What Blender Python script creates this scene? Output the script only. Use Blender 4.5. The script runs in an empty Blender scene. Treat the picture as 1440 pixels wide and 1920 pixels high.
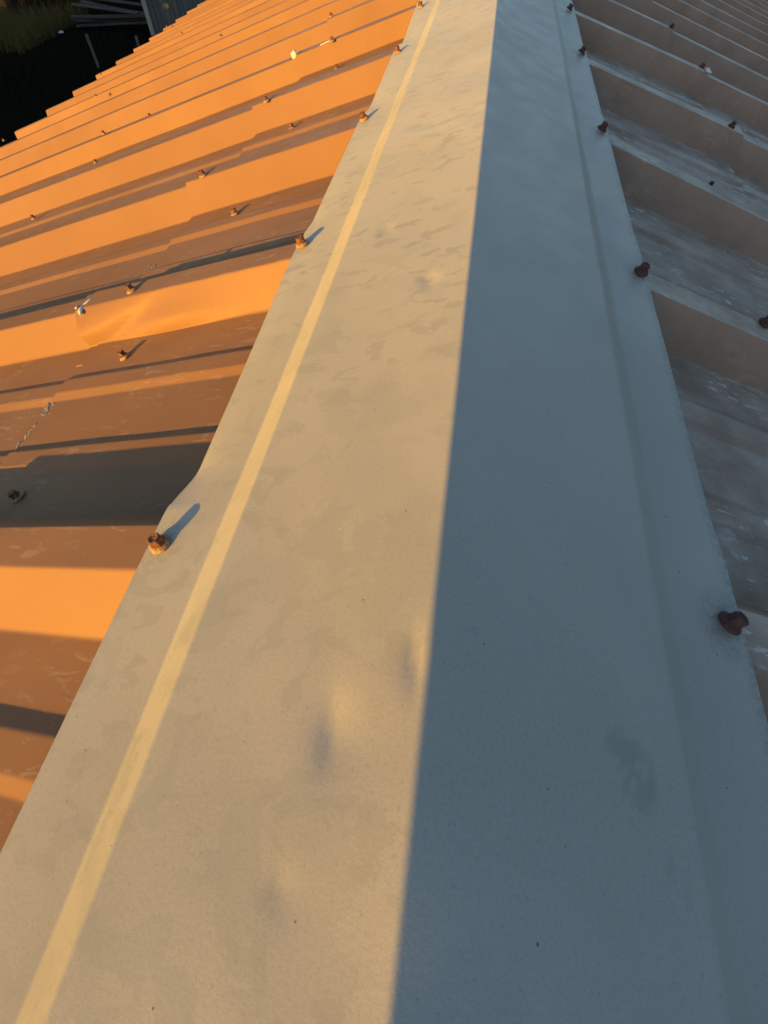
import bpy, bmesh, math, random
import numpy as np
from mathutils import Vector, Matrix

random.seed(7)
rng = np.random.default_rng(7)
SC = bpy.context.scene
COL = SC.collection
U = 0.4                      # metres between two ribs: all roof sizes below are in ribs

# ------------------------------------------------------------------ camera
cam_d = bpy.data.cameras.new('camera')
cam = bpy.data.objects.new('camera', cam_d)
COL.objects.link(cam)
cam_d.sensor_fit = 'VERTICAL'
cam_d.sensor_height = 24.0
cam_d.lens = 832.66 / 1920 * 24.0
cam_d.clip_start = 0.01
cam_d.clip_end = 800.0
_R = ((0.9874158902993487, -0.13961337980299707, 0.07428299781463296),
      (0.15777496017002485, 0.837552684913961, -0.5230798810284738),
      (0.010813025834231093, 0.5282173834449215, 0.849040325484549))
cam.matrix_world = Matrix.Translation((-0.0137, 0.0, 0.2042)) @ Matrix(_R).to_4x4()
SC.camera = cam

# ------------------------------------------------------------------ sky and sun
SUN_TRAVEL = Vector((0.57, 1.0, -0.158)).normalized()
SUN_EL = math.asin(-SUN_TRAVEL.z)
SUN_ROT = math.atan2(-SUN_TRAVEL.x, -SUN_TRAVEL.y)      # bearing of the sun, clockwise from +Y
world = bpy.data.worlds.new('World')
SC.world = world
world.use_nodes = True
wn = world.node_tree
bg = wn.nodes['Background']
sky = wn.nodes.new('ShaderNodeTexSky')
sky.sky_type = 'NISHITA'
sky.sun_disc = False
sky.sun_elevation = SUN_EL
sky.sun_rotation = SUN_ROT
sky.air_density = 1.0
sky.dust_density = 0.7
sky.ozone_density = 1.9
wn.links.new(sky.outputs[0], bg.inputs[0])
bg.inputs[1].default_value = 0.13
sl = bpy.data.lights.new('sun', 'SUN')
sl.energy = 5.0
sl.angle = math.radians(0.5)
sl.color = (1.0, 0.525, 0.035)
so = bpy.data.objects.new('sun', sl)
COL.objects.link(so)
so.rotation_euler = SUN_TRAVEL.to_track_quat('-Z', 'Y').to_euler()
SC.view_settings.view_transform = 'Standard'
SC.view_settings.look = 'None'
SC.view_settings.exposure = 1.10
SC.view_settings.gamma = 1.0
SC.view_settings.use_curve_mapping = False

# ------------------------------------------------------------------ materials
class NT:
    """small helper round a material's node tree"""
    def __init__(s, name):
        s.m = bpy.data.materials.new(name)
        s.m.use_nodes = True
        s.t = s.m.node_tree
        s.b = s.t.nodes['Principled BSDF']
    def n(s, kind, **kw):
        nd = s.t.nodes.new(kind)
        for k, v in kw.items():
            setattr(nd, k, v)
        return nd
    def link(s, a, b):
        s.t.links.new(a, b)
    def setv(s, sock, v):
        if hasattr(v, 'is_output') or isinstance(v, bpy.types.NodeSocket):
            s.link(v, sock)
        else:
            sock.default_value = v
    def uv(s, sx=1, sy=1, ox=0, oy=0):
        u = s.n('ShaderNodeUVMap')
        mp = s.n('ShaderNodeMapping')
        mp.inputs['Scale'].default_value = (sx, sy, 1)
        mp.inputs['Location'].default_value = (ox, oy, 0)
        s.link(u.outputs[0], mp.inputs[0])
        return mp.outputs[0]
    def sepy(s, vec):
        nd = s.n('ShaderNodeSeparateXYZ')
        s.link(vec, nd.inputs[0])
        return nd.outputs[1]
    def sunny(s, vec, k):
        # old puddle marks: many on the one face of the cap, few on the other
        nd = s.n('ShaderNodeSeparateXYZ')
        s.link(vec, nd.inputs[0])
        return s.ramp(nd.outputs[0], -.006, .006, k, k * .25)
    def obj(s, sc=1):
        u = s.n('ShaderNodeTexCoord')
        mp = s.n('ShaderNodeMapping')
        mp.inputs['Scale'].default_value = (sc, sc, sc)
        s.link(u.outputs['Object'], mp.inputs[0])
        return mp.outputs[0]
    def noise(s, vec, scale, detail=3, rough=.55, dist=0):
        nd = s.n('ShaderNodeTexNoise')
        s.link(vec, nd.inputs['Vector'])
        nd.inputs['Scale'].default_value = scale
        nd.inputs['Detail'].default_value = detail
        nd.inputs['Roughness'].default_value = rough
        nd.inputs['Distortion'].default_value = dist
        return nd.outputs['Fac']
    def voro(s, vec, scale, feature='F1'):
        nd = s.n('ShaderNodeTexVoronoi', feature=feature)
        s.link(vec, nd.inputs['Vector'])
        nd.inputs['Scale'].default_value = scale
        return nd
    def ramp(s, fac, a, b, va=0.0, vb=1.0):
        nd = s.n('ShaderNodeMapRange', interpolation_type='SMOOTHSTEP')
        s.setv(nd.inputs[0], fac)
        for i, v in zip((1, 2, 3, 4), (a, b, va, vb)):
            nd.inputs[i].default_value = v
        return nd.outputs[0]
    def math(s, op, a, b=0.0):
        nd = s.n('ShaderNodeMath', operation=op)
        s.setv(nd.inputs[0], a)
        s.setv(nd.inputs[1], b)
        return nd.outputs[0]
    def mix(s, fac, a, b, mode='MIX'):
        nd = s.n('ShaderNodeMix', data_type='RGBA', blend_type=mode)
        s.setv(nd.inputs[0], fac)
        s.setv(nd.inputs[6], a if not isinstance(a, tuple) else (*a, 1)[:4])
        s.setv(nd.inputs[7], b if not isinstance(b, tuple) else (*b, 1)[:4])
        return nd.outputs[2]
    def bump(s, h, strength, dist, normal=None):
        nd = s.n('ShaderNodeBump')
        s.link(h, nd.inputs['Height'])
        nd.inputs['Strength'].default_value = strength
        nd.inputs['Distance'].default_value = dist
        if normal is not None:
            s.link(normal, nd.inputs['Normal'])
        return nd.outputs[0]
    def attr(s, name):
        nd = s.n('ShaderNodeAttribute')
        nd.attribute_name = name
        return nd.outputs['Fac']

def cap_material():
    t = NT('grey_coated_steel')
    uv = t.uv()
    base = t.mix(t.ramp(t.noise(uv, 5, 3), .3, .7), (.418, .388, .330), (.474, .438, .374))
    # fine speckle of the coating
    g = t.noise(uv, 1900, 2, .75)
    base = t.mix(t.ramp(g, .25, .75), base, t.mix(1.0, base, (.84, .84, .83), 'MULTIPLY'))
    g2 = t.noise(uv, 520, 2, .8)
    base = t.mix(t.ramp(g2, .36, .66), base, t.mix(1.0, base, (.93, .925, .915), 'MULTIPLY'))
    g3 = t.noise(t.uv(1, 1, 2, 2), 330, 1, .5)
    base = t.mix(t.math('MULTIPLY', t.ramp(g3, .68, .73), .22), base, (.22, .20, .165))
    # dried water marks, drawn out a little across the cap
    uv2 = t.uv(1.0, 1.7, 3.1, 1.7)
    big = t.math('MULTIPLY', t.ramp(t.noise(uv2, 9, 2), .42, .55), t.ramp(t.sepy(uv), .10, .55, .35, 1))
    spot = t.ramp(t.noise(uv2, 42, 3, .5, .4), .560, .585)
    spots = t.math('MULTIPLY', t.math('MULTIPLY', spot, big), t.sunny(uv, .9))
    base = t.mix(t.math('MULTIPLY', spots, .78), base, (.285, .272, .225))
    blot = t.ramp(t.noise(t.uv(1.3, 1, 9, 4), 15, 3, .5, .4), .545, .575)
    base = t.mix(t.math('MULTIPLY', blot, t.sunny(uv, .20)), base, (.31, .30, .25))
    blot2 = t.ramp(t.noise(t.uv(1, 1.2, 4, 8), 23, 3, .6, .8), .565, .60)
    base = t.mix(t.math('MULTIPLY', blot2, t.sunny(uv, .42)), base, (.33, .32, .27))
    pale = t.ramp(t.noise(t.uv(1, .8, 1, 5), 9, 3, .6, .5), .58, .70)
    base = t.mix(t.math('MULTIPLY', pale, .06), base, (.55, .53, .45))
    # the dirt collected round the screws and along the free edge
    d = t.attr('dirt')
    dn = t.ramp(t.noise(uv, 190, 3, .7), .42, .60)
    dd = t.math('MULTIPLY', d, t.math('ADD', t.math('MULTIPLY', dn, .7), .3))
    base = t.mix(dd, base, (.20, .205, .20))
    sm = t.attr('smudge')
    base = t.mix(t.math('MULTIPLY', sm, .80), base, (.30, .285, .235))
    # dark grit
    v = t.voro(uv, 95)
    dot = t.ramp(v.outputs['Distance'], .035, .060, 1, 0)
    few = t.ramp(t.noise(v.outputs['Position'], 61, 0), .58, .62)
    base = t.mix(t.math('MULTIPLY', t.math('MULTIPLY', dot, few), .8), base, (.09, .08, .07))
    v2 = t.voro(t.uv(1, 1, .37, .91), 34)
    dot2 = t.ramp(v2.outputs['Distance'], .014, .026, 1, 0)
    base = t.mix(t.math('MULTIPLY', dot2, t.ramp(t.noise(uv, 13, 0), .5, .56)), base, (.10, .09, .08))
    v3 = t.voro(t.uv(1, 1, 1.37, .21), 21)
    base = t.mix(t.math('MULTIPLY', t.ramp(v3.outputs['Distance'], .008, .013, 1, 0), .8), base, (.75, .73, .68))
    t.link(base, t.b.inputs['Base Color'])
    r = t.ramp(t.noise(uv, 20, 3), .3, .7, .42, .55)
    t.link(t.math('SUBTRACT', r, t.math('MULTIPLY', spots, .06)), t.b.inputs['Roughness'])
    t.b.inputs['Diffuse Roughness'].default_value = 0.22
    t.b.inputs['Specular IOR Level'].default_value = .22
    nb = t.bump(g, .05, .0004)
    nb = t.bump(g2, .12, .0005, nb)
    nb = t.bump(t.noise(uv, 8, 1), .10, .004, nb)
    t.link(nb, t.b.inputs['Normal'])
    return t.m

def sheet_material():
    t = NT('brown_coated_steel')
    uv = t.uv()
    base = t.mix(t.ramp(t.noise(uv, 3, 3), .3, .7), (.240, .126, .064), (.282, .152, .078))
    oi = t.n('ShaderNodeObjectInfo')
    base = t.mix(t.ramp(oi.outputs['Random'], 0, 1, 0, .25), base, (.225, .122, .064))
    base = t.mix(t.math('MULTIPLY', t.attr('chalk'), .32), base, (.205, .160, .138))
    # chalky dust, thicker on level parts
    geo = t.n('ShaderNodeNewGeometry')
    sep = t.n('ShaderNodeSeparateXYZ')
    t.link(geo.outputs['True Normal'], sep.inputs[0])
    flat = t.ramp(sep.outputs[2], .80, .95)
    dust = t.math('MULTIPLY', t.ramp(t.noise(t.uv(.8, 1.1), 12, 4, .65), .15, 1.05), t.math('ADD', t.math('MULTIPLY', flat, .75), .22))
    base = t.mix(t.math('MULTIPLY', dust, t.attr('chalk')), base, (.50, .385, .295))
    # scuffs running down the slope
    st = t.noise(t.uv(1.0, 3.6, 5, 2), 34, 4, .6, .8)
    sel = t.ramp(t.noise(t.uv(1, 1, 2, 7), 7, 2), .44, .60)
    scuff = t.math('MULTIPLY', t.math('MULTIPLY', t.ramp(st, .575, .62), sel), t.math('ADD', t.math('MULTIPLY', flat, .9), .1))
    base = t.mix(t.math('MULTIPLY', scuff, t.attr('scuff')), base, (.56, .51, .46))
    v = t.voro(uv, 60)
    dot = t.ramp(v.outputs['Distance'], .03, .05, 1, 0)
    base = t.mix(t.math('MULTIPLY', dot, .5), base, (.07, .05, .045))
    g = t.noise(uv, 800, 2, .7)
    base = t.mix(t.ramp(g, .2, .8, 0, .16), base, (.12, .07, .05))
    t.link(base, t.b.inputs['Base Color'])
    t.link(t.ramp(t.noise(uv, 15, 3), .3, .7, .40, .55), t.b.inputs['Roughness'])
    t.b.inputs['Specular IOR Level'].default_value = .08
    nb = t.bump(g, .08, .0006)
    nb = t.bump(t.noise(t.uv(.6, 1), 9, 2), .15, .004, nb)
    t.link(nb, t.b.inputs['Normal'])
    return t.m

def rust_material(name, cols, rough=.8):
    t = NT(name)
    oi = t.n('ShaderNodeObjectInfo')
    o = t.obj(1)
    off = t.n('ShaderNodeVectorMath', operation='ADD')
    t.link(o, off.inputs[0])
    cv = t.n('ShaderNodeCombineXYZ')
    t.link(t.math('MULTIPLY', oi.outputs['Random'], 7.0), cv.inputs[0])
    t.link(cv.outputs[0], off.inputs[1])
    n1 = t.noise(off.outputs[0], 260, 4, .65, .4)
    n2 = t.noise(off.outputs[0], 700, 2, .7)
    c = t.mix(t.ramp(n1, .35, .65), cols[0], cols[1])
    c = t.mix(t.math('MULTIPLY', t.ramp(n1, .58, .70), t.ramp(oi.outputs['Random'], .1, .8)), c, cols[2])
    c = t.mix(t.ramp(n2, .3, .7, 0, .35), c, (.05, .025, .018))
    t.link(c, t.b.inputs['Base Color'])
    t.b.inputs['Roughness'].default_value = rough
    t.link(t.bump(n2, .5, .0006), t.b.inputs['Normal'])
    return t.m

def plain(name, a, b, scale=4, rough=.8, stretch=(1, 1, 1), bump=.3, bdist=.01):
    t = NT(name)
    u = t.n('ShaderNodeTexCoord')
    mp = t.n('ShaderNodeMapping')
    mp.inputs['Scale'].default_value = stretch
    t.link(u.outputs['Object'], mp.inputs[0])
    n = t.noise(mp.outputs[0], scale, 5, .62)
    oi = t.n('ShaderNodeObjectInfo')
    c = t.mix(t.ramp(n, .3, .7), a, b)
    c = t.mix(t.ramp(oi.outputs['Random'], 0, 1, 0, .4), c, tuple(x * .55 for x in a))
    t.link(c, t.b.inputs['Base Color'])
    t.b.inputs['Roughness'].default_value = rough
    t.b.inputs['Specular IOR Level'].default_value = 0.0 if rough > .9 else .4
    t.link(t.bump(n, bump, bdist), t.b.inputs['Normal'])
    return t.m

def leaf_material(name, a, b, trans=.25):
    t = NT(name)
    at = t.attr('tone')
    c = t.mix(at, a, b)
    t.link(c, t.b.inputs['Base Color'])
    t.b.inputs['Roughness'].default_value = .7
    t.b.inputs['Specular IOR Level'].default_value = .15
    tr = t.n('ShaderNodeBsdfTranslucent')
    t.link(c, tr.inputs[0])
    ms = t.n('ShaderNodeMixShader')
    ms.inputs[0].default_value = trans
    t.link(t.b.outputs[0], ms.inputs[1])
    t.link(tr.outputs[0], ms.inputs[2])
    t.link(ms.outputs[0], t.t.nodes['Material Output'].inputs[0])
    return t.m

M_CAP = cap_material()
M_SHEET = sheet_material()
M_RUST = rust_material('rusty_steel', ((.075, .024, .014), (.24, .085, .030), (.42, .29, .13)))
M_WASH = rust_material('rusty_washer', ((.26, .13, .06), (.40, .27, .14), (.52, .48, .38)))
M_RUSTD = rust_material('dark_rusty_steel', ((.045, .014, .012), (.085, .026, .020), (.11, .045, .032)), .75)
M_SEAL = plain('white_sealant', (.70, .68, .64), (.55, .52, .48), 200, .6, bump=.5, bdist=.001)
M_CRUST = plain('dried_sealant', (.42, .36, .31), (.30, .22, .17), 150, .8, bump=.5, bdist=.001)
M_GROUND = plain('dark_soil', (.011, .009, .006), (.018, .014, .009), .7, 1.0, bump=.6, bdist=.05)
M_WOOD = plain('weathered_boards', (.085, .08, .07), (.045, .042, .038), 5, .85, (1, 12, 12), .3, .005)
M_WOODV = plain('grey_weathered_wall', (.115, .122, .126), (.07, .075, .078), 4, .85, (9, 9, .8), .3, .005)
M_TRIM = plain('pale_trim', (.34, .335, .315), (.26, .255, .24), 4, .7, (6, 6, .8), .2, .004)
M_STAKE = plain('pale_stake', (.15, .14, .12), (.10, .09, .08), 9, .8, (6, 6, 1), .3, .004)
M_BARK = plain('bark', (.055, .042, .032), (.025, .020, .016), 9, .95, (4, 4, .7), .8, .02)
M_LEAF = leaf_material('leaves', (.045, .055, .016), (.085, .075, .022))
M_DRY = leaf_material('dry_grass', (.11, .09, .030), (.17, .135, .045))
M_GRASS = leaf_material('grass_blades', (.012, .013, .006), (.022, .020, .008))
M_PAPER = plain('white_paper', (.75, .75, .75), (.6, .6, .6), 20, .8)

# ------------------------------------------------------------------ object helpers
def empty(name, label, cat, loc=(0, 0, 0), group=None):
    o = bpy.data.objects.new(name, None)
    COL.objects.link(o)
    o.location = loc
    o['label'] = label
    o['category'] = cat
    o['kind'] = 'thing'
    if group:
        o['group'] = group
    return o

def link(name, me, mat=None, parent=None):
    o = bpy.data.objects.new(name, me)
    COL.objects.link(o)
    if mat is not None and not me.materials:
        me.materials.append(mat)
    if parent is not None:
        o.parent = parent
    return o

def tag(o, label, cat, group=None, kind='thing'):
    o['label'] = label
    o['category'] = cat
    o['kind'] = kind
    if group:
        o['group'] = group
    return o

def grid_mesh(name, P, N, UV, attrs, thick=None, skirts=''):
    """P,N: (a,b,3) arrays on the outer face; skirts: edges ('a0','a1','b0','b1' joined by spaces) that get a lip of the sheet's thickness"""
    a, b = P.shape[:2]
    V = [P.reshape(-1, 3)]
    NN = [N.reshape(-1, 3)]
    UU = [UV.reshape(-1, 2)]
    AT = {k: [v.reshape(-1)] for k, v in attrs.items()}
    idx = np.arange(a * b).reshape(a, b)
    F = [np.stack([idx[:-1, :-1], idx[1:, :-1], idx[1:, 1:], idx[:-1, 1:]], -1).reshape(-1, 4)]
    base = a * b
    for sk in skirts.split():
        if sk[0] == 'a':
            i = 0 if sk[1] == '0' else a - 1
            e, n, u = P[i], N[i], UV[i]
            inward = P[1] - P[0] if i == 0 else P[-2] - P[-1]
            at = {k: v[i] for k, v in attrs.items()}
        else:
            i = 0 if sk[1] == '0' else b - 1
            e, n, u = P[:, i], N[:, i], UV[:, i]
            inward = P[:, 1] - P[:, 0] if i == 0 else P[:, -2] - P[:, -1]
            at = {k: v[:, i] for k, v in attrs.items()}
        out = -inward / np.linalg.norm(inward, axis=1, keepdims=True)
        k = len(e)
        V += [e, e - n * thick]
        NN += [out, out]
        UU += [u, u]
        for key in AT:
            AT[key] += [at[key], at[key]]
        i0 = np.arange(base, base + k)
        i1 = i0 + k
        F.append(np.stack([i0[:-1], i0[1:], i1[1:], i1[:-1]], -1))
        base += 2 * k
    V = np.concatenate(V)
    NN = np.concatenate(NN)
    UU = np.concatenate(UU)
    F = np.concatenate(F)
    # wind each face along its vertex normals
    c = np.cross(V[F[:, 1]] - V[F[:, 0]], V[F[:, 2]] - V[F[:, 0]])
    flip = (c * NN[F[:, 0]]).sum(1) < 0
    F[flip] = F[flip][:, ::-1]
    me = bpy.data.meshes.new(name)
    me.from_pydata(V.tolist(), [], F.tolist())
    uvl = me.uv_layers.new(name='UVMap')
    uvl.data.foreach_set('uv', UU[F.reshape(-1)].astype(np.float32).reshape(-1))
    for k, v in AT.items():
        la = me.attributes.new(k, 'FLOAT', 'POINT')
        la.data.foreach_set('value', np.concatenate(v).astype(np.float32))
    me.polygons.foreach_set('use_smooth', np.ones(len(F), dtype=bool))
    me.normals_split_custom_set_from_vertices(NN.tolist())
    me.update()
    return me

def grid_normals(P, up=(0, 0, 1)):
    da = np.gradient(P, axis=0)
    db = np.gradient(P, axis=1)
    n = np.cross(da, db)
    n /= np.maximum(np.linalg.norm(n, axis=2, keepdims=True), 1e-12)
    s = np.sign((n * np.array(up)).sum(2).mean())
    return n * s

def fillet(pts, rad, seg=4, support=.003):
    """rounded polyline in 2-D; returns points and the index span of every corner"""
    out = [np.array(pts[0], float)]
    spans = []
    for i in range(1, len(pts) - 1):
        p0, p1, p2 = (np.array(q, float) for q in pts[i - 1:i + 2])
        d0 = (p0 - p1) / np.linalg.norm(p0 - p1)
        d1 = (p2 - p1) / np.linalg.norm(p2 - p1)
        r = min(rad[i], .48 * np.linalg.norm(p0 - p1), .48 * np.linalg.norm(p2 - p1))
        s0 = len(out)
        out.append(p1 + d0 * (r + support))
        for k in range(seg + 1):
            u = k / seg
            out.append((1 - u) ** 2 * (p1 + d0 * r) + 2 * u * (1 - u) * p1 + u ** 2 * (p1 + d1 * r))
        out.append(p1 + d1 * (r + support))
        spans.append((s0, len(out) - 1))
    out.append(np.array(pts[-1], float))
    return np.array(out), spans

def box_bm(bm, x0, x1, y0, y1, z0, z1):
    v = [bm.verts.new(c) for c in ((x0, y0, z0), (x1, y0, z0), (x1, y1, z0), (x0, y1, z0), (x0, y0, z1), (x1, y0, z1), (x1, y1, z1), (x0, y1, z1))]
    for f in ((0, 3, 2, 1), (4, 5, 6, 7), (0, 1, 5, 4), (1, 2, 6, 5), (2, 3, 7, 6), (3, 0, 4, 7)):
        bm.faces.new([v[i] for i in f])

def box_mesh(name, sx, sy, sz, bev=.004, jitter=0):
    bm = bmesh.new()
    box_bm(bm, -sx / 2, sx / 2, -sy / 2, sy / 2, 0, sz)
    if bev:
        bmesh.ops.bevel(bm, geom=bm.edges[:], offset=bev, segments=1, affect='EDGES')
    if jitter:
        for v in bm.verts:
            v.co += Vector((random.uniform(-jitter, jitter), random.uniform(-jitter, jitter), random.uniform(-jitter, jitter)))
    me = bpy.data.meshes.new(name)
    bm.to_mesh(me)
    bm.free()
    return me

# ------------------------------------------------------------------ ground
gm = bpy.data.meshes.new('ground')
GZ = -3.2
_n = 60
_gx = np.concatenate([np.linspace(-300, -30, 12), np.linspace(-29, 30, 60), np.linspace(36, 300, 12)])
_gy = np.concatenate([np.linspace(-300, -20, 12), np.linspace(-19, 40, 60), np.linspace(46, 300, 12)])
_X, _Y = np.meshgrid(_gx, _gy, indexing='ij')
_Z = GZ + .05 * np.sin(_X * 1.1 + 2 * np.sin(_Y * .5)) * np.sin(_Y * .9) - .05
_P = np.stack([_X, _Y, _Z], -1)
gm = grid_mesh('ground', _P, grid_normals(_P), np.stack([_X, _Y], -1), {})
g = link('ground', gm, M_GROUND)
g['kind'] = 'structure'

# ------------------------------------------------------------------ roof: ribbed sheets
AL = 0.30469                               # roof pitch
AC = 0.30275                               # pitch of the cap's two faces
H = .1064                                  # rib height
HS = .0115                                 # small stiffener height
EDGE = {-1: (-0.49727, -0.19471), 1: (0.49332, -0.16951)}     # where the cap's free edges run (x, z)
CA, SA = math.cos(AL), math.sin(AL)
GAP = .004                                 # sheet crest below the cap's flange

def roof_xyz(side, s, y, n):
    """s down the slope from the cap's edge, y along the ridge, n above the crest plane; in ribs -> metres"""
    x0, z0 = EDGE[side]
    s, y, n = np.broadcast_arrays(np.asarray(s, float), np.asarray(y, float), np.asarray(n, float))
    if side > 0:                            # this slope is built a little flatter, and its sheets a little askew, further along
        w = np.clip((y - 2.0) / 2.0, 0, 1)
        w = w * w * (3 - 2 * w)
        a = AL - .0375 * w
        ca, sa = np.cos(a), np.sin(a)
        y = y + .10 * w * np.maximum(s, 0)
    else:
        ca, sa = CA, SA
    return np.stack([side * (abs(x0) + s * ca + n * sa), y, z0 - s * sa + n * ca], -1) * U

PER = [(.165, 0, .0055), (.25, H, .0045), (.345, H, .0045), (.43, 0, .0055),
       (.583, 0, .004), (.610, HS, .004), (.668, HS, .004), (.698, 0, .004),
       (.893, 0, .004), (.922, HS, .004), (.985, HS, .004), (1.02, 0, .004)]

def rib_profile(y0, y1, wall_seg=1):
    pts = [(y0, 0, .01)]
    k = math.floor(y0) - 1
    while k < y1 + 1:
        for (py, pn, pr) in PER:
            if y0 + .01 < k + py < y1 - .01:
                if py == .165:
                    py = .190 if k % 3 == 1 else .155      # the lapped rib of every sheet stands steeper
                pts.append((k + py, pn, pr))
        k += 1
    pts.append((y1, 0, .01))
    P, _ = fillet([q[:2] for q in pts], [q[2] for q in pts], 3, .003)
    if wall_seg > 1:
        out = [P[0]]
        for a, b in zip(P[:-1], P[1:]):
            k = wall_seg if np.linalg.norm(b - a) > .03 else 1
            for i in range(1, k + 1):
                out.append(a + (b - a) * i / k)
        P = np.array(out)
    return P

def rib_sheet(side, y0, y1, s0, s1, top_lift, start_lift, parent, chalk, scuff, fine=None, skew=0.0, tilt=0.0):
    prof = rib_profile(y0, y1, 6 if fine else 1)
    if fine:
        s = np.concatenate([np.linspace(s0, fine[0], 4, endpoint=False), np.linspace(fine[0], fine[1], 46, endpoint=False),
                            np.linspace(fine[1], s1, 4)])
    else:
        s = np.linspace(s0, s1, max(3, int((s1 - s0) * 2.5) + 2))
    Y, S = np.meshgrid(prof[:, 0], s, indexing='ij')
    Nn = np.repeat(prof[:, 1:2], len(s), 1)
    if skew:
        e = (Y - 7) * skew
        S = S + e * np.clip((S - s0) / (s1 - s0), 0, 1) ** 2
    fr = (S - s0) / (s1 - s0)
    lift = start_lift * ((Y - y0) / (y1 - y0) - 1) + (top_lift[0] * (1 - fr) + top_lift[1] * fr) + tilt * (Y - .5 * (y0 + y1))
    # slight oil-canning of the pans
    ph = random.uniform(0, 9)
    wav = .0010 * np.sin(S * 5.3 + ph + 1.7 * np.sin(Y * 2 + ph)) * (1 - Nn / H) + .0006 * np.sin(S * 13 + Y * 31 + ph)
    P = roof_xyz(side, S, Y, Nn + lift + wav - H - GAP)
    if fine:
        # the crumpled end of the rib's sunny wall just above the lap: a crease from the wall's foot up to the crest
        onwall = np.clip((Y - 1.185) / .02, 0, 1) * np.clip((1.262 - Y) / .012, 0, 1)
        u = np.clip(Nn / H, 0, 1)
        t = S - .815 + .36 * u ** .8                # 0 on the crease, + towards the lap
        valley = np.exp(-np.sqrt((t / np.where(t > 0, .10, .16)) ** 2 + .01) + .1)
        depth = .040 * (1 - valley) * np.clip((S - .215) / .30, 0, 1) * np.clip((S - .215) / .1, 0, 1) * onwall * (1 - u ** 2) * np.clip((1.10 - S) / .2, 0, 1)
        P = P + depth[..., None] * np.array([0, -.78, .62]) * U
    Nrm = grid_normals(P)
    UV = np.stack([S * U, Y * U], -1) + np.array([side * 11.0, 0])
    me = grid_mesh('roof_sheet', P, Nrm, UV, {'chalk': chalk * (1 + (.45 if side > 0 else 0) * np.clip(Nn / H * 4 - 3, 0, 1)), 'scuff': np.full(Y.shape, scuff)}, .0021, 'a0 a1 b1')
    return link('roof_sheet', me, M_SHEET, parent)

roofL = empty('metal_roof', 'sunlit orange-brown ribbed metal roof slope left of the grey ridge cap', 'roof', roof_xyz(-1, 0, 0, 0).tolist())
roofR = empty('metal_roof', 'shaded dull brown ribbed metal roof slope right of the grey ridge cap', 'roof', roof_xyz(1, 0, 0, 0).tolist())
for r in (roofL, roofR):
    r.location = (0, 0, 0)

for k in range(-1, 12):
    a, b = 3 * k - 1.91, 3 * k + 1.46
    near = k == 0
    j = random.uniform(-.02, .02)
    lapL = {0: .835, 1: .875}.get(k, .90 + j)
    lapR = {0: .965, 1: .995}.get(k, .98 + j)
    # the lower course lies under the upper one
    rib_sheet(-1, a, b, lapL - .16, 6.45, (-.007, -.003), .005, roofL, .02, .16, skew=.135, tilt=random.uniform(-.001, .001))
    rib_sheet(-1, a + random.uniform(-.01, .01), b, -.24, lapL, (0, .006), .005, roofL, .0, .16, fine=(.30, .82) if k in (0, 1) else None, tilt=random.uniform(-.001, .001))
    rib_sheet(1, a, b, lapR - .16, 9.0, (-.008, -.004), .005, roofR, 1.5, 1.0, tilt=random.uniform(-.001, .001))
    rib_sheet(1, a + random.uniform(-.01, .01), b, -.06, lapR, (-.011, .004), .005, roofR, 1.5, 1.0, tilt=random.uniform(-.001, .001))

# ------------------------------------------------------------------ ridge cap
cap = empty('ridge_cap', 'long grey folded metal ridge cap running between the two brown roof slopes', 'ridge cap')
LX3, LZ3 = EDGE[-1]
RX3, RZ3 = EDGE[1]
CP = [(LX3, LZ3), (-0.36473, -0.15303), (-0.31205, -0.09747), (0, 0), (0.33010, -0.10311), (0.37700, -0.15050), (RX3, RZ3)]
CR = [0, .004, .004, .005, .008, .014, 0]
cp, spans = fillet(CP, CR, 5, .002)
# subdivide the flats and remember which part every column belongs to
cols, cidx = [cp[0]], []
bounds = [0]
flat_div = [14, 4, 36, 36, 4, 14]
seg = 0
lim = [s for s in spans]
cur = 0
for i in range(1, len(cp)):
    a, b = cp[i - 1], cp[i]
    flat_here = any(i - 1 == (0 if j == 0 else lim[j - 1][1]) and i == (lim[j][0] if j < len(lim) else len(cp) - 1) for j in range(len(lim) + 1))
    if flat_here:
        k = flat_div[cur]
        for q in range(1, k + 1):
            cols.append(a + (b - a) * q / k)
        cur += 1
        continue
    cols.append(b)
    sp = [s for s in lim if s[0] <= i - 1 and i <= s[1]][0]
    if i == (sp[0] + sp[1]) // 2:
        bounds.append(len(cols) - 1)
bounds.append(len(cols) - 1)
cols = np.array(cols)
arc = np.concatenate([[0], np.cumsum(np.linalg.norm(np.diff(cols, axis=0), axis=1))])
arc0 = arc[bounds[3]]
yv = np.concatenate([np.linspace(-5, -.45, 40, endpoint=False), np.arange(-.45, 1.6, .010), np.arange(1.6, 4.6, .022), np.linspace(4.6, 36, 240)])
na, nb = len(cols), len(yv)
X = np.repeat(cols[:, 0:1], nb, 1)
Z = np.repeat(cols[:, 1:2], nb, 1)
Yg = np.repeat(yv[None, :], na, 0)
A = np.repeat((arc - arc0)[:, None], nb, 1)            # lateral arc length from the ridge, in ribs

def sag(y, phase):
    """how far the free edge drops between two ribs: quick fall just past a rib, slow return to the next"""
    t = (y - phase) % 1.0
    fall = np.clip(t / .13, 0, 1)
    fall = fall * fall * (3 - 2 * fall)
    back = np.clip((.88 - t) / .78, 0, 1)
    return fall * back

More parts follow.
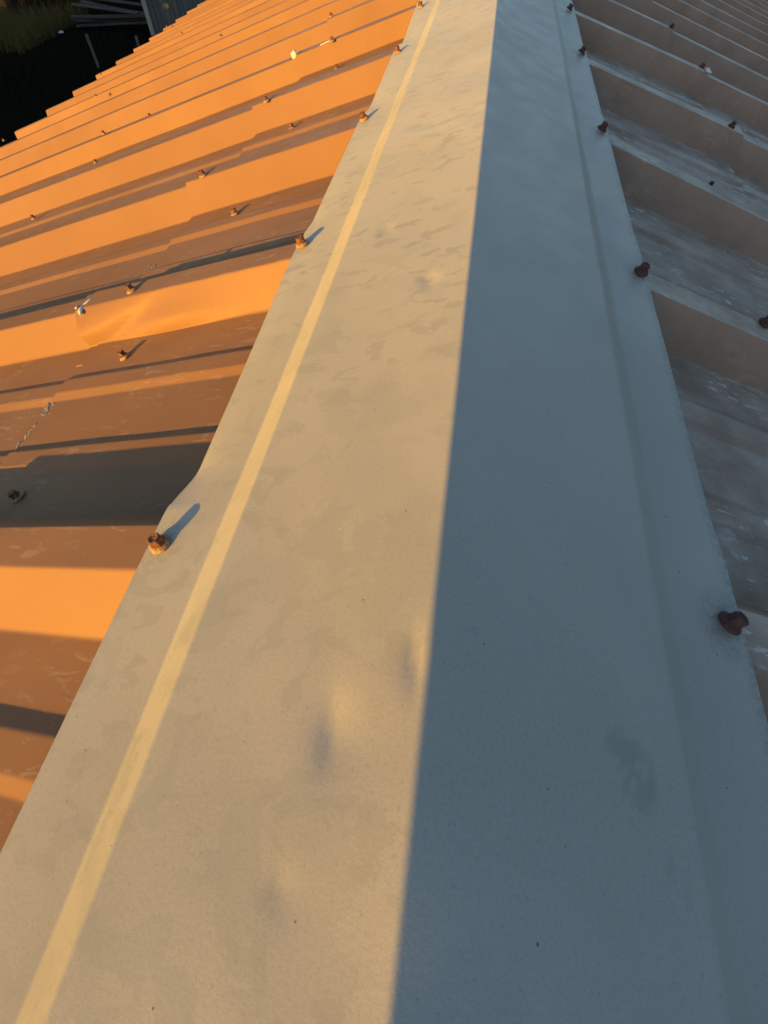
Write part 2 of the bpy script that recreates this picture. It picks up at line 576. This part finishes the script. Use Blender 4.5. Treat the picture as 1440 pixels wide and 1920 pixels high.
wl = np.clip((-A - (arc0 - arc[bounds[1]])) / (arc[bounds[1]] + 1e-9), 0, 1)          # 0 at the fold .. 1 at the left edge
wr = np.clip((A - (arc[bounds[5]] - arc0)) / (arc[-1] - arc[bounds[5]]), 0, 1)
sL, sR = sag(Yg, .355), sag(Yg, .40)
amp_rib = .65 + .35 * np.sin(np.floor(Yg - .385) * 2.3 + 1.6)
dn = -.009 * sL * amp_rib * wl ** 1.6 - .003 * sR * wr ** 1.6
dsx = .019 * sL * amp_rib * wl ** 2 - .002 * sR * wr ** 2                                  # trimmed a little short there too
X = X + dsx
# dents beaten into the sunny face, and long shallow waves
dent = np.zeros_like(A)
for (dy, da, ry, ra, dp) in ((-.02, .20, .12, .07, .0022), (-.16, .05, .08, .07, .002), (.35, .17, .10, .06, -.0010), (.15, .12, .09, .05, .0012),
                             (.913, .081, .030, .018, .0034), (1.188, .221, .028, .016, .0024)):
    dent -= dp * np.exp(-((Yg - dy) / ry) ** 2 - ((A + da) / ra) ** 2)
# sharper knocks: a short crease with a steep side and a long side
for (dy, da, ry, r0, r1, dp, sk) in ((.046, .1005, .040, .022, .050, .0056, .10), (-.096, .118, .018, .018, .026, .0018, .2), (.128, .0130, .032, .012, .009, .0048, .05)):
    u = (A + da) + sk * (Yg - dy)                   # + towards the ridge
    u = np.where(u > 0, u / r1, -u / r0)
    dent -= dp * np.exp(-(np.sqrt(u ** 2 + .02) - .14) * 1.5) * np.exp(-((Yg - dy) / ry) ** 2)
dent += .0009 * np.sin(Yg * 4.1 + A * 5) * np.sin(A * 7 + 1 + Yg) + .0004 * np.sin(Yg * 11 + A * 19)
tang = np.gradient(cols, axis=0)
tang /= np.linalg.norm(tang, axis=1, keepdims=True)
nx, nz = -tang[:, 1], tang[:, 0]
if nz.mean() < 0:
    nx, nz = -nx, -nz
tot = dn + dent
Pc = np.stack([X + nx[:, None] * tot, Yg, Z + nz[:, None] * tot], -1) * U
Nc = grid_normals(Pc)

CAP_SCREWS = {-1: [(.297, -.030), (1.305, -.020), (2.288, -.024), (3.209, -.030), (4.152, -.043)] + [(k + .29, -.03) for k in range(5, 20)] + [(-.71, -.03), (-1.7, -.03)],
              1: [(.299, -.030), (1.284, -.022), (2.272, -.032), (3.272, -.036), (4.150, -.045)] + [(k + .27, -.04) for k in range(5, 20)] + [(-.70, -.03), (-1.7, -.03)]}
dirt = np.zeros_like(A)
for side in (-1, 1):
    eA = arc0 if side < 0 else arc[-1] - arc0
    for (sy, ss) in CAP_SCREWS[side]:
        r = np.sqrt((Yg - sy) ** 2 * .55 + (A * side - (eA + ss)) ** 2)
        dirt = np.maximum(dirt, (.60 if side > 0 else .42) * np.clip(1 - (r - .020) / .034, 0, 1) * np.clip(r / .018, 0, 1))
    dirt = np.maximum(dirt, (.75 if side > 0 else .16) * np.clip(1 - (eA - A * side) / (.020 if side > 0 else .012), 0, 1))
# worn patch on the sunny fold
wp = np.clip(1 - np.abs(-A - (arc0 - .5 * (arc[bounds[1]] + arc[bounds[2]])) - .010 - .006 * np.sin(Yg * 40)) / .012, 0, 1) * np.clip((.02 - Yg) / .02, 0, 1) * np.clip((Yg + .15) / .02, 0, 1)
dirt = np.maximum(dirt, .40 * np.clip(wp * 3, 0, 1))
# a scuffed sole mark on the shaded face
sm = np.zeros_like(A)
for (sy, sa, ry, ra, rot, sg) in ((.082, .262, .016, .034, .35, 1), (.056, .272, .030, .024, -.35, 1), (.064, .280, .016, .007, -.55, -1), (.050, .262, .018, .004, -.5, -1),
                                  (.462, .371, .012, .006, 0, .7), (-.02, .30, .010, .005, 0, .5), (-.045, .315, .008, .005, 0, .5)):
    dy, dA = Yg - sy, A - sa
    q = ((dy * math.cos(rot) + dA * math.sin(rot)) / ry) ** 2 + ((-dy * math.sin(rot) + dA * math.cos(rot)) / ra) ** 2
    m = np.clip((1.2 - q) / .5, 0, 1)
    sm = np.maximum(sm, m * sg) if sg > 0 else sm * (1 - m)
UVc = np.stack([A * U, Yg * U], -1)
names = ['edge_flange', 'fold_strip', 'cap_face', 'cap_face', 'fold_strip', 'edge_flange']
plabels = ['sunlit edge flange', 'bright sunlit fold strip', 'sunlit beige cap face with dents', 'shaded blue-grey cap face', 'shaded narrow fold strip', 'shaded blue-grey edge flange']
for i in range(6):
    a, b = bounds[i], bounds[i + 1] + 1
    me = grid_mesh(names[i], Pc[a:b], Nc[a:b], UVc[a:b], {'dirt': dirt[a:b], 'smudge': sm[a:b]}, .0010, {0: 'a0', 5: 'a1'}.get(i, ''))
    o = link(names[i], me, M_CAP, cap)
    o['label'] = plabels[i]

# ------------------------------------------------------------------ screws: hex head on a domed washer
def lathe(bm, prof, seg):
    rings = []
    for (r, z) in prof:
        if r < 1e-6:
            rings.append([bm.verts.new((0, 0, z))])
        else:
            rings.append([bm.verts.new((r * math.cos(2 * math.pi * k / seg), r * math.sin(2 * math.pi * k / seg), z)) for k in range(seg)])
    for r0, r1 in zip(rings[:-1], rings[1:]):
        for k in range(seg):
            k2 = (k + 1) % seg
            if len(r0) == 1 and len(r1) == 1:
                continue
            if len(r1) == 1:
                bm.faces.new((r0[k], r0[k2], r1[0]))
            elif len(r0) == 1:
                bm.faces.new((r0[0], r1[k2], r1[k]))
            else:
                bm.faces.new((r0[k], r0[k2], r1[k2], r1[k]))

def head_mesh():
    bm = bmesh.new()
    mm = .001
    lathe(bm, [(5.6 * mm, 2.4 * mm), (5.7 * mm, 3.1 * mm), (5.2 * mm, 3.7 * mm), (4.5 * mm, 4.0 * mm)], 18)
    # hex with a chamfered, slightly dished top
    lathe(bm, [(5.15 * mm, 3.4 * mm), (5.05 * mm, 8.3 * mm), (4.4 * mm, 9.0 * mm), (3.3 * mm, 8.9 * mm), (2.8 * mm, 8.4 * mm), (0, 8.3 * mm)], 6)
    me = bpy.data.meshes.new('screw')
    bm.to_mesh(me)
    bm.free()
    return me

def washer_mesh():
    bm = bmesh.new()
    mm = .001
    lathe(bm, [(7.5 * mm, -.6 * mm), (7.9 * mm, 0.2 * mm), (7.8 * mm, 1.2 * mm), (7.0 * mm, 2.0 * mm), (6.0 * mm, 2.8 * mm), (4.0 * mm, 3.1 * mm), (0, 3.2 * mm)], 24)
    me = bpy.data.meshes.new('washer')
    bm.to_mesh(me)
    bm.free()
    for p in me.polygons:
        p.use_smooth = True
    return me

HEAD = {0: head_mesh(), 1: head_mesh()}
WASH = {0: washer_mesh(), 1: washer_mesh()}
HEAD[0].materials.append(M_RUST)
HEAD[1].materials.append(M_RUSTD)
WASH[0].materials.append(M_WASH)
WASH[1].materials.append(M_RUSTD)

def screw(side, s, y, n, parent, lean=5, washer=True, scale=1.0, drop=0.0):
    loc = roof_xyz(side, s, y, n)
    nrm = Vector((side * SA, 0, CA))
    nrm.rotate(Matrix.Rotation(math.radians(random.gauss(0, lean * .6)), 3, 'Y'))
    nrm.rotate(Matrix.Rotation(math.radians(random.gauss(0, lean * .6)), 3, 'X'))
    q = nrm.to_track_quat('Z', 'Y').to_matrix().to_4x4() @ Matrix.Rotation(random.uniform(0, 6.28), 4, 'Z')
    kind = 0 if side < 0 else 1
    o = link('screw', HEAD[kind], None, parent)
    o.matrix_local = Matrix.Translation(Vector(loc) - nrm * drop) @ q @ Matrix.Scale(scale, 4)
    if washer:
        w = link('washer', WASH[kind], None, o)
    return o

for side in (-1, 1):
    for (sy, ss) in CAP_SCREWS[side]:
        screw(side, ss, sy, .003, cap, 7)

CRL = -GAP + .004
PANL = -H - GAP + .004
ROOF_SCREWS_L = [  # slope distance, along the ridge, on the crest (1) or in the pan (0)
    (.668, .505, 0), (.638, 1.076, 0), (.630, 1.285, 1), (.574, 2.025, 0), (.780, 2.265, 1), (.593, 3.026, 0), (.770, 3.24, 1),
    (.550, 4.035, 0), (.590, 4.235, 1), (.588, 5.02, 0), (.860, 5.315, 1),
    (2.700, 3.03, 0), (2.750, 4.00, 0), (2.720, 4.26, 1), (2.755, 5.05, 0), (4.70, 7.05, 1), (2.84, 7.38, 1), (4.92, 10.36, 1), (6.22, 6.72, 1), (6.50, 9.88, 1), (7.22, 14.1, 1),
    (.60, 6.04, 0), (.62, 7.05, 0), (.88, 6.29, 1), (2.75, 6.05, 0), (2.74, 2.03, 0), (2.75, 1.06, 0), (.62, -.6, 0), (.6, 8.05, 0), (.6, 9.04, 0)]
for (ss, sy, top) in ROOF_SCREWS_L:
    screw(-1, ss, sy, CRL if top else PANL, roofL, 9, drop=.0002)
ROOF_SCREWS_R = [(.986, 4.335, 1), (.915, 3.285, 1), (.430, 1.335, 1), (3.459, 9.33, 1), (.93, 2.29, 1), (.95, 5.3, 1), (.94, 6.28, 1), (3.4, 4.3, 1), (3.4, 5.3, 1), (3.4, 6.3, 1), (3.4, 3.3, 1)]
for (ss, sy, top) in ROOF_SCREWS_R:
    screw(1, ss, sy, CRL if top else PANL, roofR, 9, drop=.0002)
screw(1, .755, 2.765, PANL, roofR, 9, washer=False, scale=.8, drop=.003)

# ------------------------------------------------------------------ old sealant on the laps
def blob(name, side, s, y, n, size, mat, parent, rot=0):
    bm = bmesh.new()
    bmesh.ops.create_icosphere(bm, subdivisions=2, radius=1)
    ph = random.uniform(0, 9)
    for v in bm.verts:
        k = 1 + .25 * math.sin(v.co.x * 4 + ph) * math.sin(v.co.y * 5 + ph) + random.uniform(-.08, .08)
        v.co = Vector((v.co.x * size[0] * k, v.co.y * size[1] * k, v.co.z * size[2] * k))
    me = bpy.data.meshes.new(name)
    bm.to_mesh(me)
    bm.free()
    for p in me.polygons:
        p.use_smooth = True
    o = link(name, me, mat, parent)
    ax = Vector((side * CA, 0, -SA))
    nrm = Vector((side * SA, 0, CA))
    m = Matrix((ax, nrm.cross(ax), nrm)).transposed().to_4x4()
    o.matrix_local = Matrix.Translation(Vector(roof_xyz(side, s, y, n))) @ m @ Matrix.Rotation(rot, 4, 'Z')
    return o

mm = .001
blob('sealant', -1, .842, 1.245, -.004, (4 * mm, 13 * mm, 3 * mm), M_SEAL, roofL, .25)
blob('sealant', -1, .835, 1.285, .000, (3 * mm, 10 * mm, 1.6 * mm), M_SEAL, roofL, -.4)
blob('sealant', -1, .875, 1.262, .000, (2.2 * mm, 3 * mm, 1.3 * mm), M_SEAL, roofL)
blob('sealant', -1, .890, 4.262, .004, (9 * mm, 7 * mm, 10 * mm), M_SEAL, roofL)
blob('sealant', -1, .64, 4.27, .001, (22 * mm, 3.0 * mm, 1.5 * mm), M_SEAL, roofL, .25)
blob('sealant', 1, 1.03, 4.31, .003, (8 * mm, 13 * mm, 5 * mm), M_SEAL, roofR, .3)
blob('sealant', 1, 1.01, 3.31, .002, (5 * mm, 6 * mm, 2 * mm), M_CRUST, roofR, .3)
# flaking crust along the lap's edge
bm = bmesh.new()
for k in range(90):
    y = random.choice((.735, .77, .84, .86, .88)) + random.gauss(0, .016) if k < 70 else random.uniform(1.60, 1.74)
    s = (.838 if k < 70 else .88) + random.gauss(0, .009 if k < 70 else .02)
    c = Vector(roof_xyz(-1, s, y, -H - GAP + .0015))
    r = random.uniform(.8, 4.0) * mm
    m = max(4, int(r / mm * 2) + 3)
    top = [bm.verts.new(c + Vector((math.cos(t) * r * random.uniform(.35, .8), math.sin(t) * r * random.uniform(.8, 1.7), random.uniform(.1, .9) * mm))) for t in np.linspace(0, 6.283, m + 1)[:-1]]
    mid = bm.verts.new(c + Vector((0, 0, random.uniform(.8, 1.8) * mm)))
    for q in range(m):
        bm.faces.new((top[q], top[(q + 1) % m], mid))
me = bpy.data.meshes.new('sealant_crust')
bm.to_mesh(me)
bm.free()
o = link('sealant_crust', me, M_CRUST, roofL)
o['kind'] = 'stuff'

# ------------------------------------------------------------------ yard beyond the eave
def leaf_cloud(name, pts, size, mat, parent=None, elong=1.6, up=0.0, tone=None):
    n = len(pts)
    d = rng.normal(size=(n, 3))
    d[:, 2] += up
    d /= np.linalg.norm(d, axis=1, keepdims=True)
    e = np.cross(d, rng.normal(size=(n, 3)))
    e /= np.linalg.norm(e, axis=1, keepdims=True)
    sz = size * rng.uniform(.6, 1.3, size=(n, 1))
    a = d * sz * elong
    b = e * sz * .5
    V = np.stack([pts - a * .0, pts + a * .5 + b, pts + a, pts + a * .5 - b], 1).reshape(-1, 3)
    F = np.arange(n * 4).reshape(n, 4)
    me = bpy.data.meshes.new(name)
    me.from_pydata(V.tolist(), [], F.tolist())
    la = me.attributes.new('tone', 'FLOAT', 'POINT')
    la.data.foreach_set('value', np.repeat(rng.uniform(0, 1, n), 4).astype(np.float32))
    return link(name, me, mat, parent)

def clumps(centre, rad, n_cl, n_leaf, cl_r):
    """leaf positions gathered in uneven clumps through an ellipsoid"""
    out = []
    for _ in range(n_cl):
        u = rng.normal(size=3)
        u /= np.linalg.norm(u)
        c = np.array(centre) + u * np.array(rad) * rng.uniform(.35, 1.0)
        out.append(c + rng.normal(size=(n_leaf, 3)) * cl_r * rng.uniform(.6, 1.3))
    return np.concatenate(out)

def branch_mesh(name, segs, mat, parent):
    """tapered limbs: list of (start, end, r0, r1)"""
    bm = bmesh.new()
    for p, q, r0, r1 in segs:
        p, q = Vector(p), Vector(q)
        m = (q - p).to_track_quat('Z', 'Y').to_matrix()
        ra = [bm.verts.new(p + m @ Vector((r0 * math.cos(t * math.pi / 4), r0 * math.sin(t * math.pi / 4), 0))) for t in range(8)]
        rb = [bm.verts.new(q + m @ Vector((r1 * math.cos(t * math.pi / 4), r1 * math.sin(t * math.pi / 4), 0))) for t in range(8)]
        for t in range(8):
            bm.faces.new((ra[t], ra[(t + 1) % 8], rb[(t + 1) % 8], rb[t]))
    me = bpy.data.meshes.new(name)
    bm.to_mesh(me)
    bm.free()
    for f in me.polygons:
        f.use_smooth = True
    return link(name, me, mat, parent)

def tree(name, label, cat, x, y, h, r, trunk_r, group=None, crown0=.35, leaves=60, ncl=90, leaf=.09):
    t = empty(name, label, cat, (x, y, GZ), group)
    segs = []
    p = Vector((0, 0, -.1))
    for k in range(5):
        q = p + Vector((random.uniform(-.12, .12), random.uniform(-.12, .12), h * .19))
        segs.append((p, q, trunk_r * (1 - k * .17), trunk_r * (1 - (k + 1) * .17)))
        if k >= 1:
            for _ in range(3):
                an = random.uniform(0, 6.28)
                e = q + Vector((math.cos(an) * r * .7, math.sin(an) * r * .7, h * random.uniform(.05, .18)))
                segs.append((q, e, trunk_r * .4 * (1 - k * .15), trunk_r * .08))
        p = q
    branch_mesh('trunk', segs, M_BARK, t)
    leaf_cloud('crown', clumps((0, 0, h * (crown0 + 1) / 2), (r, r, h * (1 - crown0) / 2), ncl, leaves, r * .16), leaf, M_LEAF, t)
    return t

def shrub(label, x, y, h, r, group=None, ncl=26, leaves=70, leaf=.06, mat=None):
    t = empty('shrub', label, 'shrub', (x, y, GZ), group)
    segs = []
    for _ in range(7):
        an = random.uniform(0, 6.28)
        segs.append(((0, 0, -.05), (math.cos(an) * r * .6, math.sin(an) * r * .6, h * random.uniform(.5, .9)), .02, .006))
    branch_mesh('stem', segs, M_BARK, t)
    leaf_cloud('foliage', clumps((0, 0, h * .52), (r, r, h * .5), ncl, leaves, r * .17), leaf, mat or M_LEAF, t)
    return t

# shed at the far end of the yard
shed = empty('shed', 'weathered blue-grey board shed wall with a pale corner board beyond the eave', 'shed', (-8.75, 15.9, GZ))
sa = Matrix.Rotation(math.radians(-6), 4, 'Z')
shed.rotation_euler = (0, 0, math.radians(-6))
bw = .145
for k in range(26):
    me = box_mesh('wall_board', bw - .006, .03, 3.0, .003)
    o = link('wall_board', me, M_WOODV, shed)
    o.location = (.10 + bw * (k + .5), random.uniform(-.006, .006), 0)
for k in range(16):
    me = box_mesh('wall_board', .03, bw - .006, 3.0, .003)
    o = link('wall_board', me, M_WOODV, shed)
    o.location = (.02 + random.uniform(-.004, .004), .10 + bw * (k + .5), 0)
o = link('corner_board', box_mesh('corner_board', .13, .05, 3.05, .004), M_TRIM, shed)
o.location = (.03, -.035, 0)
o = link('shed_roof', box_mesh('shed_roof', 4.4, 3.0, .06, .01), M_WOODV, shed)
o.location = (1.95, 1.2, 3.02)

# two leaning stakes
for (x, y, rx, ry, L, lab) in ((-8.95, 13.27, -.10, .05, .50, 'pale wooden stake standing in the dark yard'),
                              (-8.05, 13.75, -.08, .08, .42, 'thin stake in the dark yard beside the roof eave')):
    me = box_mesh('stake', .055, .04, L + .15, .004)
    o = link('stake', me, M_STAKE)
    o.location = (x, y, GZ - .15)
    o.rotation_euler = (rx, ry, random.uniform(0, 1))
    tag(o, lab, 'stake')

# heap of old boards in front of the shed
PG = 'old boards heaped in the dark yard'
_ord = ['lowest', 'second lowest', 'third lowest', 'fourth lowest', 'middle', 'fourth highest', 'third highest', 'second highest', 'topmost']
for k in range(9):
    L = random.uniform(1.3, 2.3)
    me = box_mesh('board', L, random.uniform(.10, .17), .035, .004)
    o = link('board', me, M_WOOD)
    o.location = (-10.0 + random.uniform(-.3, .3), 16.6 + random.uniform(-.35, .35), GZ + .03 + .042 * k)
    o.rotation_euler = (random.uniform(-.05, .05), random.uniform(-.05, .05), random.uniform(-.25, .35))
    tag(o, _ord[k] + ' grey weathered board of the heap lying before the shed', 'board', PG)

# scraps of litter
for (x, y, sx, sy, lab) in ((-11.12, 15.46, .10, .07, 'white scrap of paper lying on the dark ground'), (-11.49, 18.0, .06, .05, 'tiny white scrap near the heap of boards')):
    bm = bmesh.new()
    vs = [bm.verts.new((math.cos(t) * sx * random.uniform(.7, 1.2), math.sin(t) * sy * random.uniform(.7, 1.2), random.uniform(0, .05))) for t in np.linspace(0, 6.28, 8)[:-1]]
    c = bm.verts.new((0, 0, .05))
    for k in range(len(vs)):
        bm.faces.new((vs[k], vs[(k + 1) % len(vs)], c))
    me = bpy.data.meshes.new('paper_scrap')
    bm.to_mesh(me)
    bm.free()
    o = link('paper_scrap', me, M_PAPER)
    o.location = (x, y, GZ + .02)
    tag(o, lab, 'litter')

# trees and shrubs at the yard's end
tree('tree', 'dark trunked tree at the far edge of the yard', 'tree', -12.9, 16.4, 6.0, 1.7, .17)
tree('tree', 'tree standing behind the heap of boards', 'tree', -12.4, 20.8, 6.5, 1.8, .16)
for (x, y, h, r, lab) in ((-14.2, 17.6, 1.5, .9, 'sunlit olive shrub at the far corner of the yard'), (-11.7, 19.4, 1.2, .8, 'dim shrub growing behind the heap of boards'),
                          (-13.3, 19.2, 1.6, .9, 'leafy shrub behind the dark tree trunk'), (-10.2, 20.6, 1.3, .8, 'low shrub beside the shed wall')):
    shrub(lab, x, y, h, r)

# tall dry grass at the far left, thinner short grass elsewhere
def blades(name, n, box, h, w, mat, label):
    x = rng.uniform(box[0], box[1], n)
    y = rng.uniform(box[2], box[3], n)
    keep = (np.sin(x * 1.7 + 1) + np.sin(y * 1.3) + rng.normal(size=n) * .7) > -.4
    x, y = x[keep], y[keep]
    n = len(x)
    an = rng.uniform(0, 6.28, n)
    hh = h * rng.uniform(.4, 1.2, n)
    lean = rng.normal(size=(n, 2)) * .25 * hh[:, None]
    b = np.stack([x, y, np.full(n, GZ - .05)], -1)
    sx = np.stack([np.cos(an) * w, np.sin(an) * w, np.zeros(n)], -1)
    mid = b + np.stack([lean[:, 0] * .35, lean[:, 1] * .35, hh * .6], -1)
    tip = b + np.stack([lean[:, 0], lean[:, 1], hh], -1)
    V = np.stack([b - sx, b + sx, mid + sx * .7, mid - sx * .7, tip], 1).reshape(-1, 3)
    i = np.arange(n)[:, None] * 5
    F = [list(r) for r in (i + np.array([0, 1, 2, 3])).tolist()] + (i + np.array([3, 2, 4])).tolist()
    me = bpy.data.meshes.new(name)
    me.from_pydata(V.tolist(), [], F)
    la = me.attributes.new('tone', 'FLOAT', 'POINT')
    la.data.foreach_set('value', np.repeat(rng.uniform(0, 1, n), 5).astype(np.float32))
    o = link(name, me, mat)
    o['kind'] = 'stuff'
    o['label'] = label
    return o

blades('dry_grass', 9000, (-15.5, -11.2, 13.8, 17.2), .42, .006, M_DRY, 'tall dry grass at the far edge of the yard')
blades('grass', 22000, (-15, -3.5, 5, 19), .13, .006, M_GRASS, 'short dark grass on the shaded yard')

# unseen hedge, added to keep the low sun off the yard
HG = 'unseen tall shrubs added to shade the yard'
for k in range(15):
    u = k / 14
    x, y = -18.6 + u * 8.5, 5.2 - u * 12.5
    shrub('unseen tall dense shrub added to shade the yard', x, y, 3.1 + random.uniform(-.3, .3), 1.0, HG, 46, 110, .13)

# unseen trees, added by the shaded slope to block the low warm sky
WG = 'unseen trees added to block the low sky'
proto = tree('tree', 'unseen leafy tree added to block the low sky', 'tree', 19, -6, 6.3, 3.0, .20, WG, .15, 110, 60, .42)
for k in range(13):
    t2 = proto.copy()
    COL.objects.link(t2)
    t2.location = (19 + random.uniform(-1.5, 3.5) - max(0, k - 8) * 3.2, -1 + k * 4.2, GZ)
    t2.rotation_euler = (0, 0, random.uniform(0, 6.28))
    f = random.uniform(.85, 1.2)
    t2.scale = (f, f, f)
    for ch in list(proto.children):
        c2 = ch.copy()
        COL.objects.link(c2)
        c2.parent = t2

tree('tree', 'unseen full tree added to shade the shed', 'tree', -12.6, 9.0, 5.6, 1.8, .15, None, .2, 110, 70, .13)  # this tree and the next stand out of view, added to shade the shed
tree('tree', 'unseen smaller tree added to shade the near end of the shed', 'tree', -11.2, 7.2, 5.2, 1.7, .14, None, .2, 110, 70, .13)
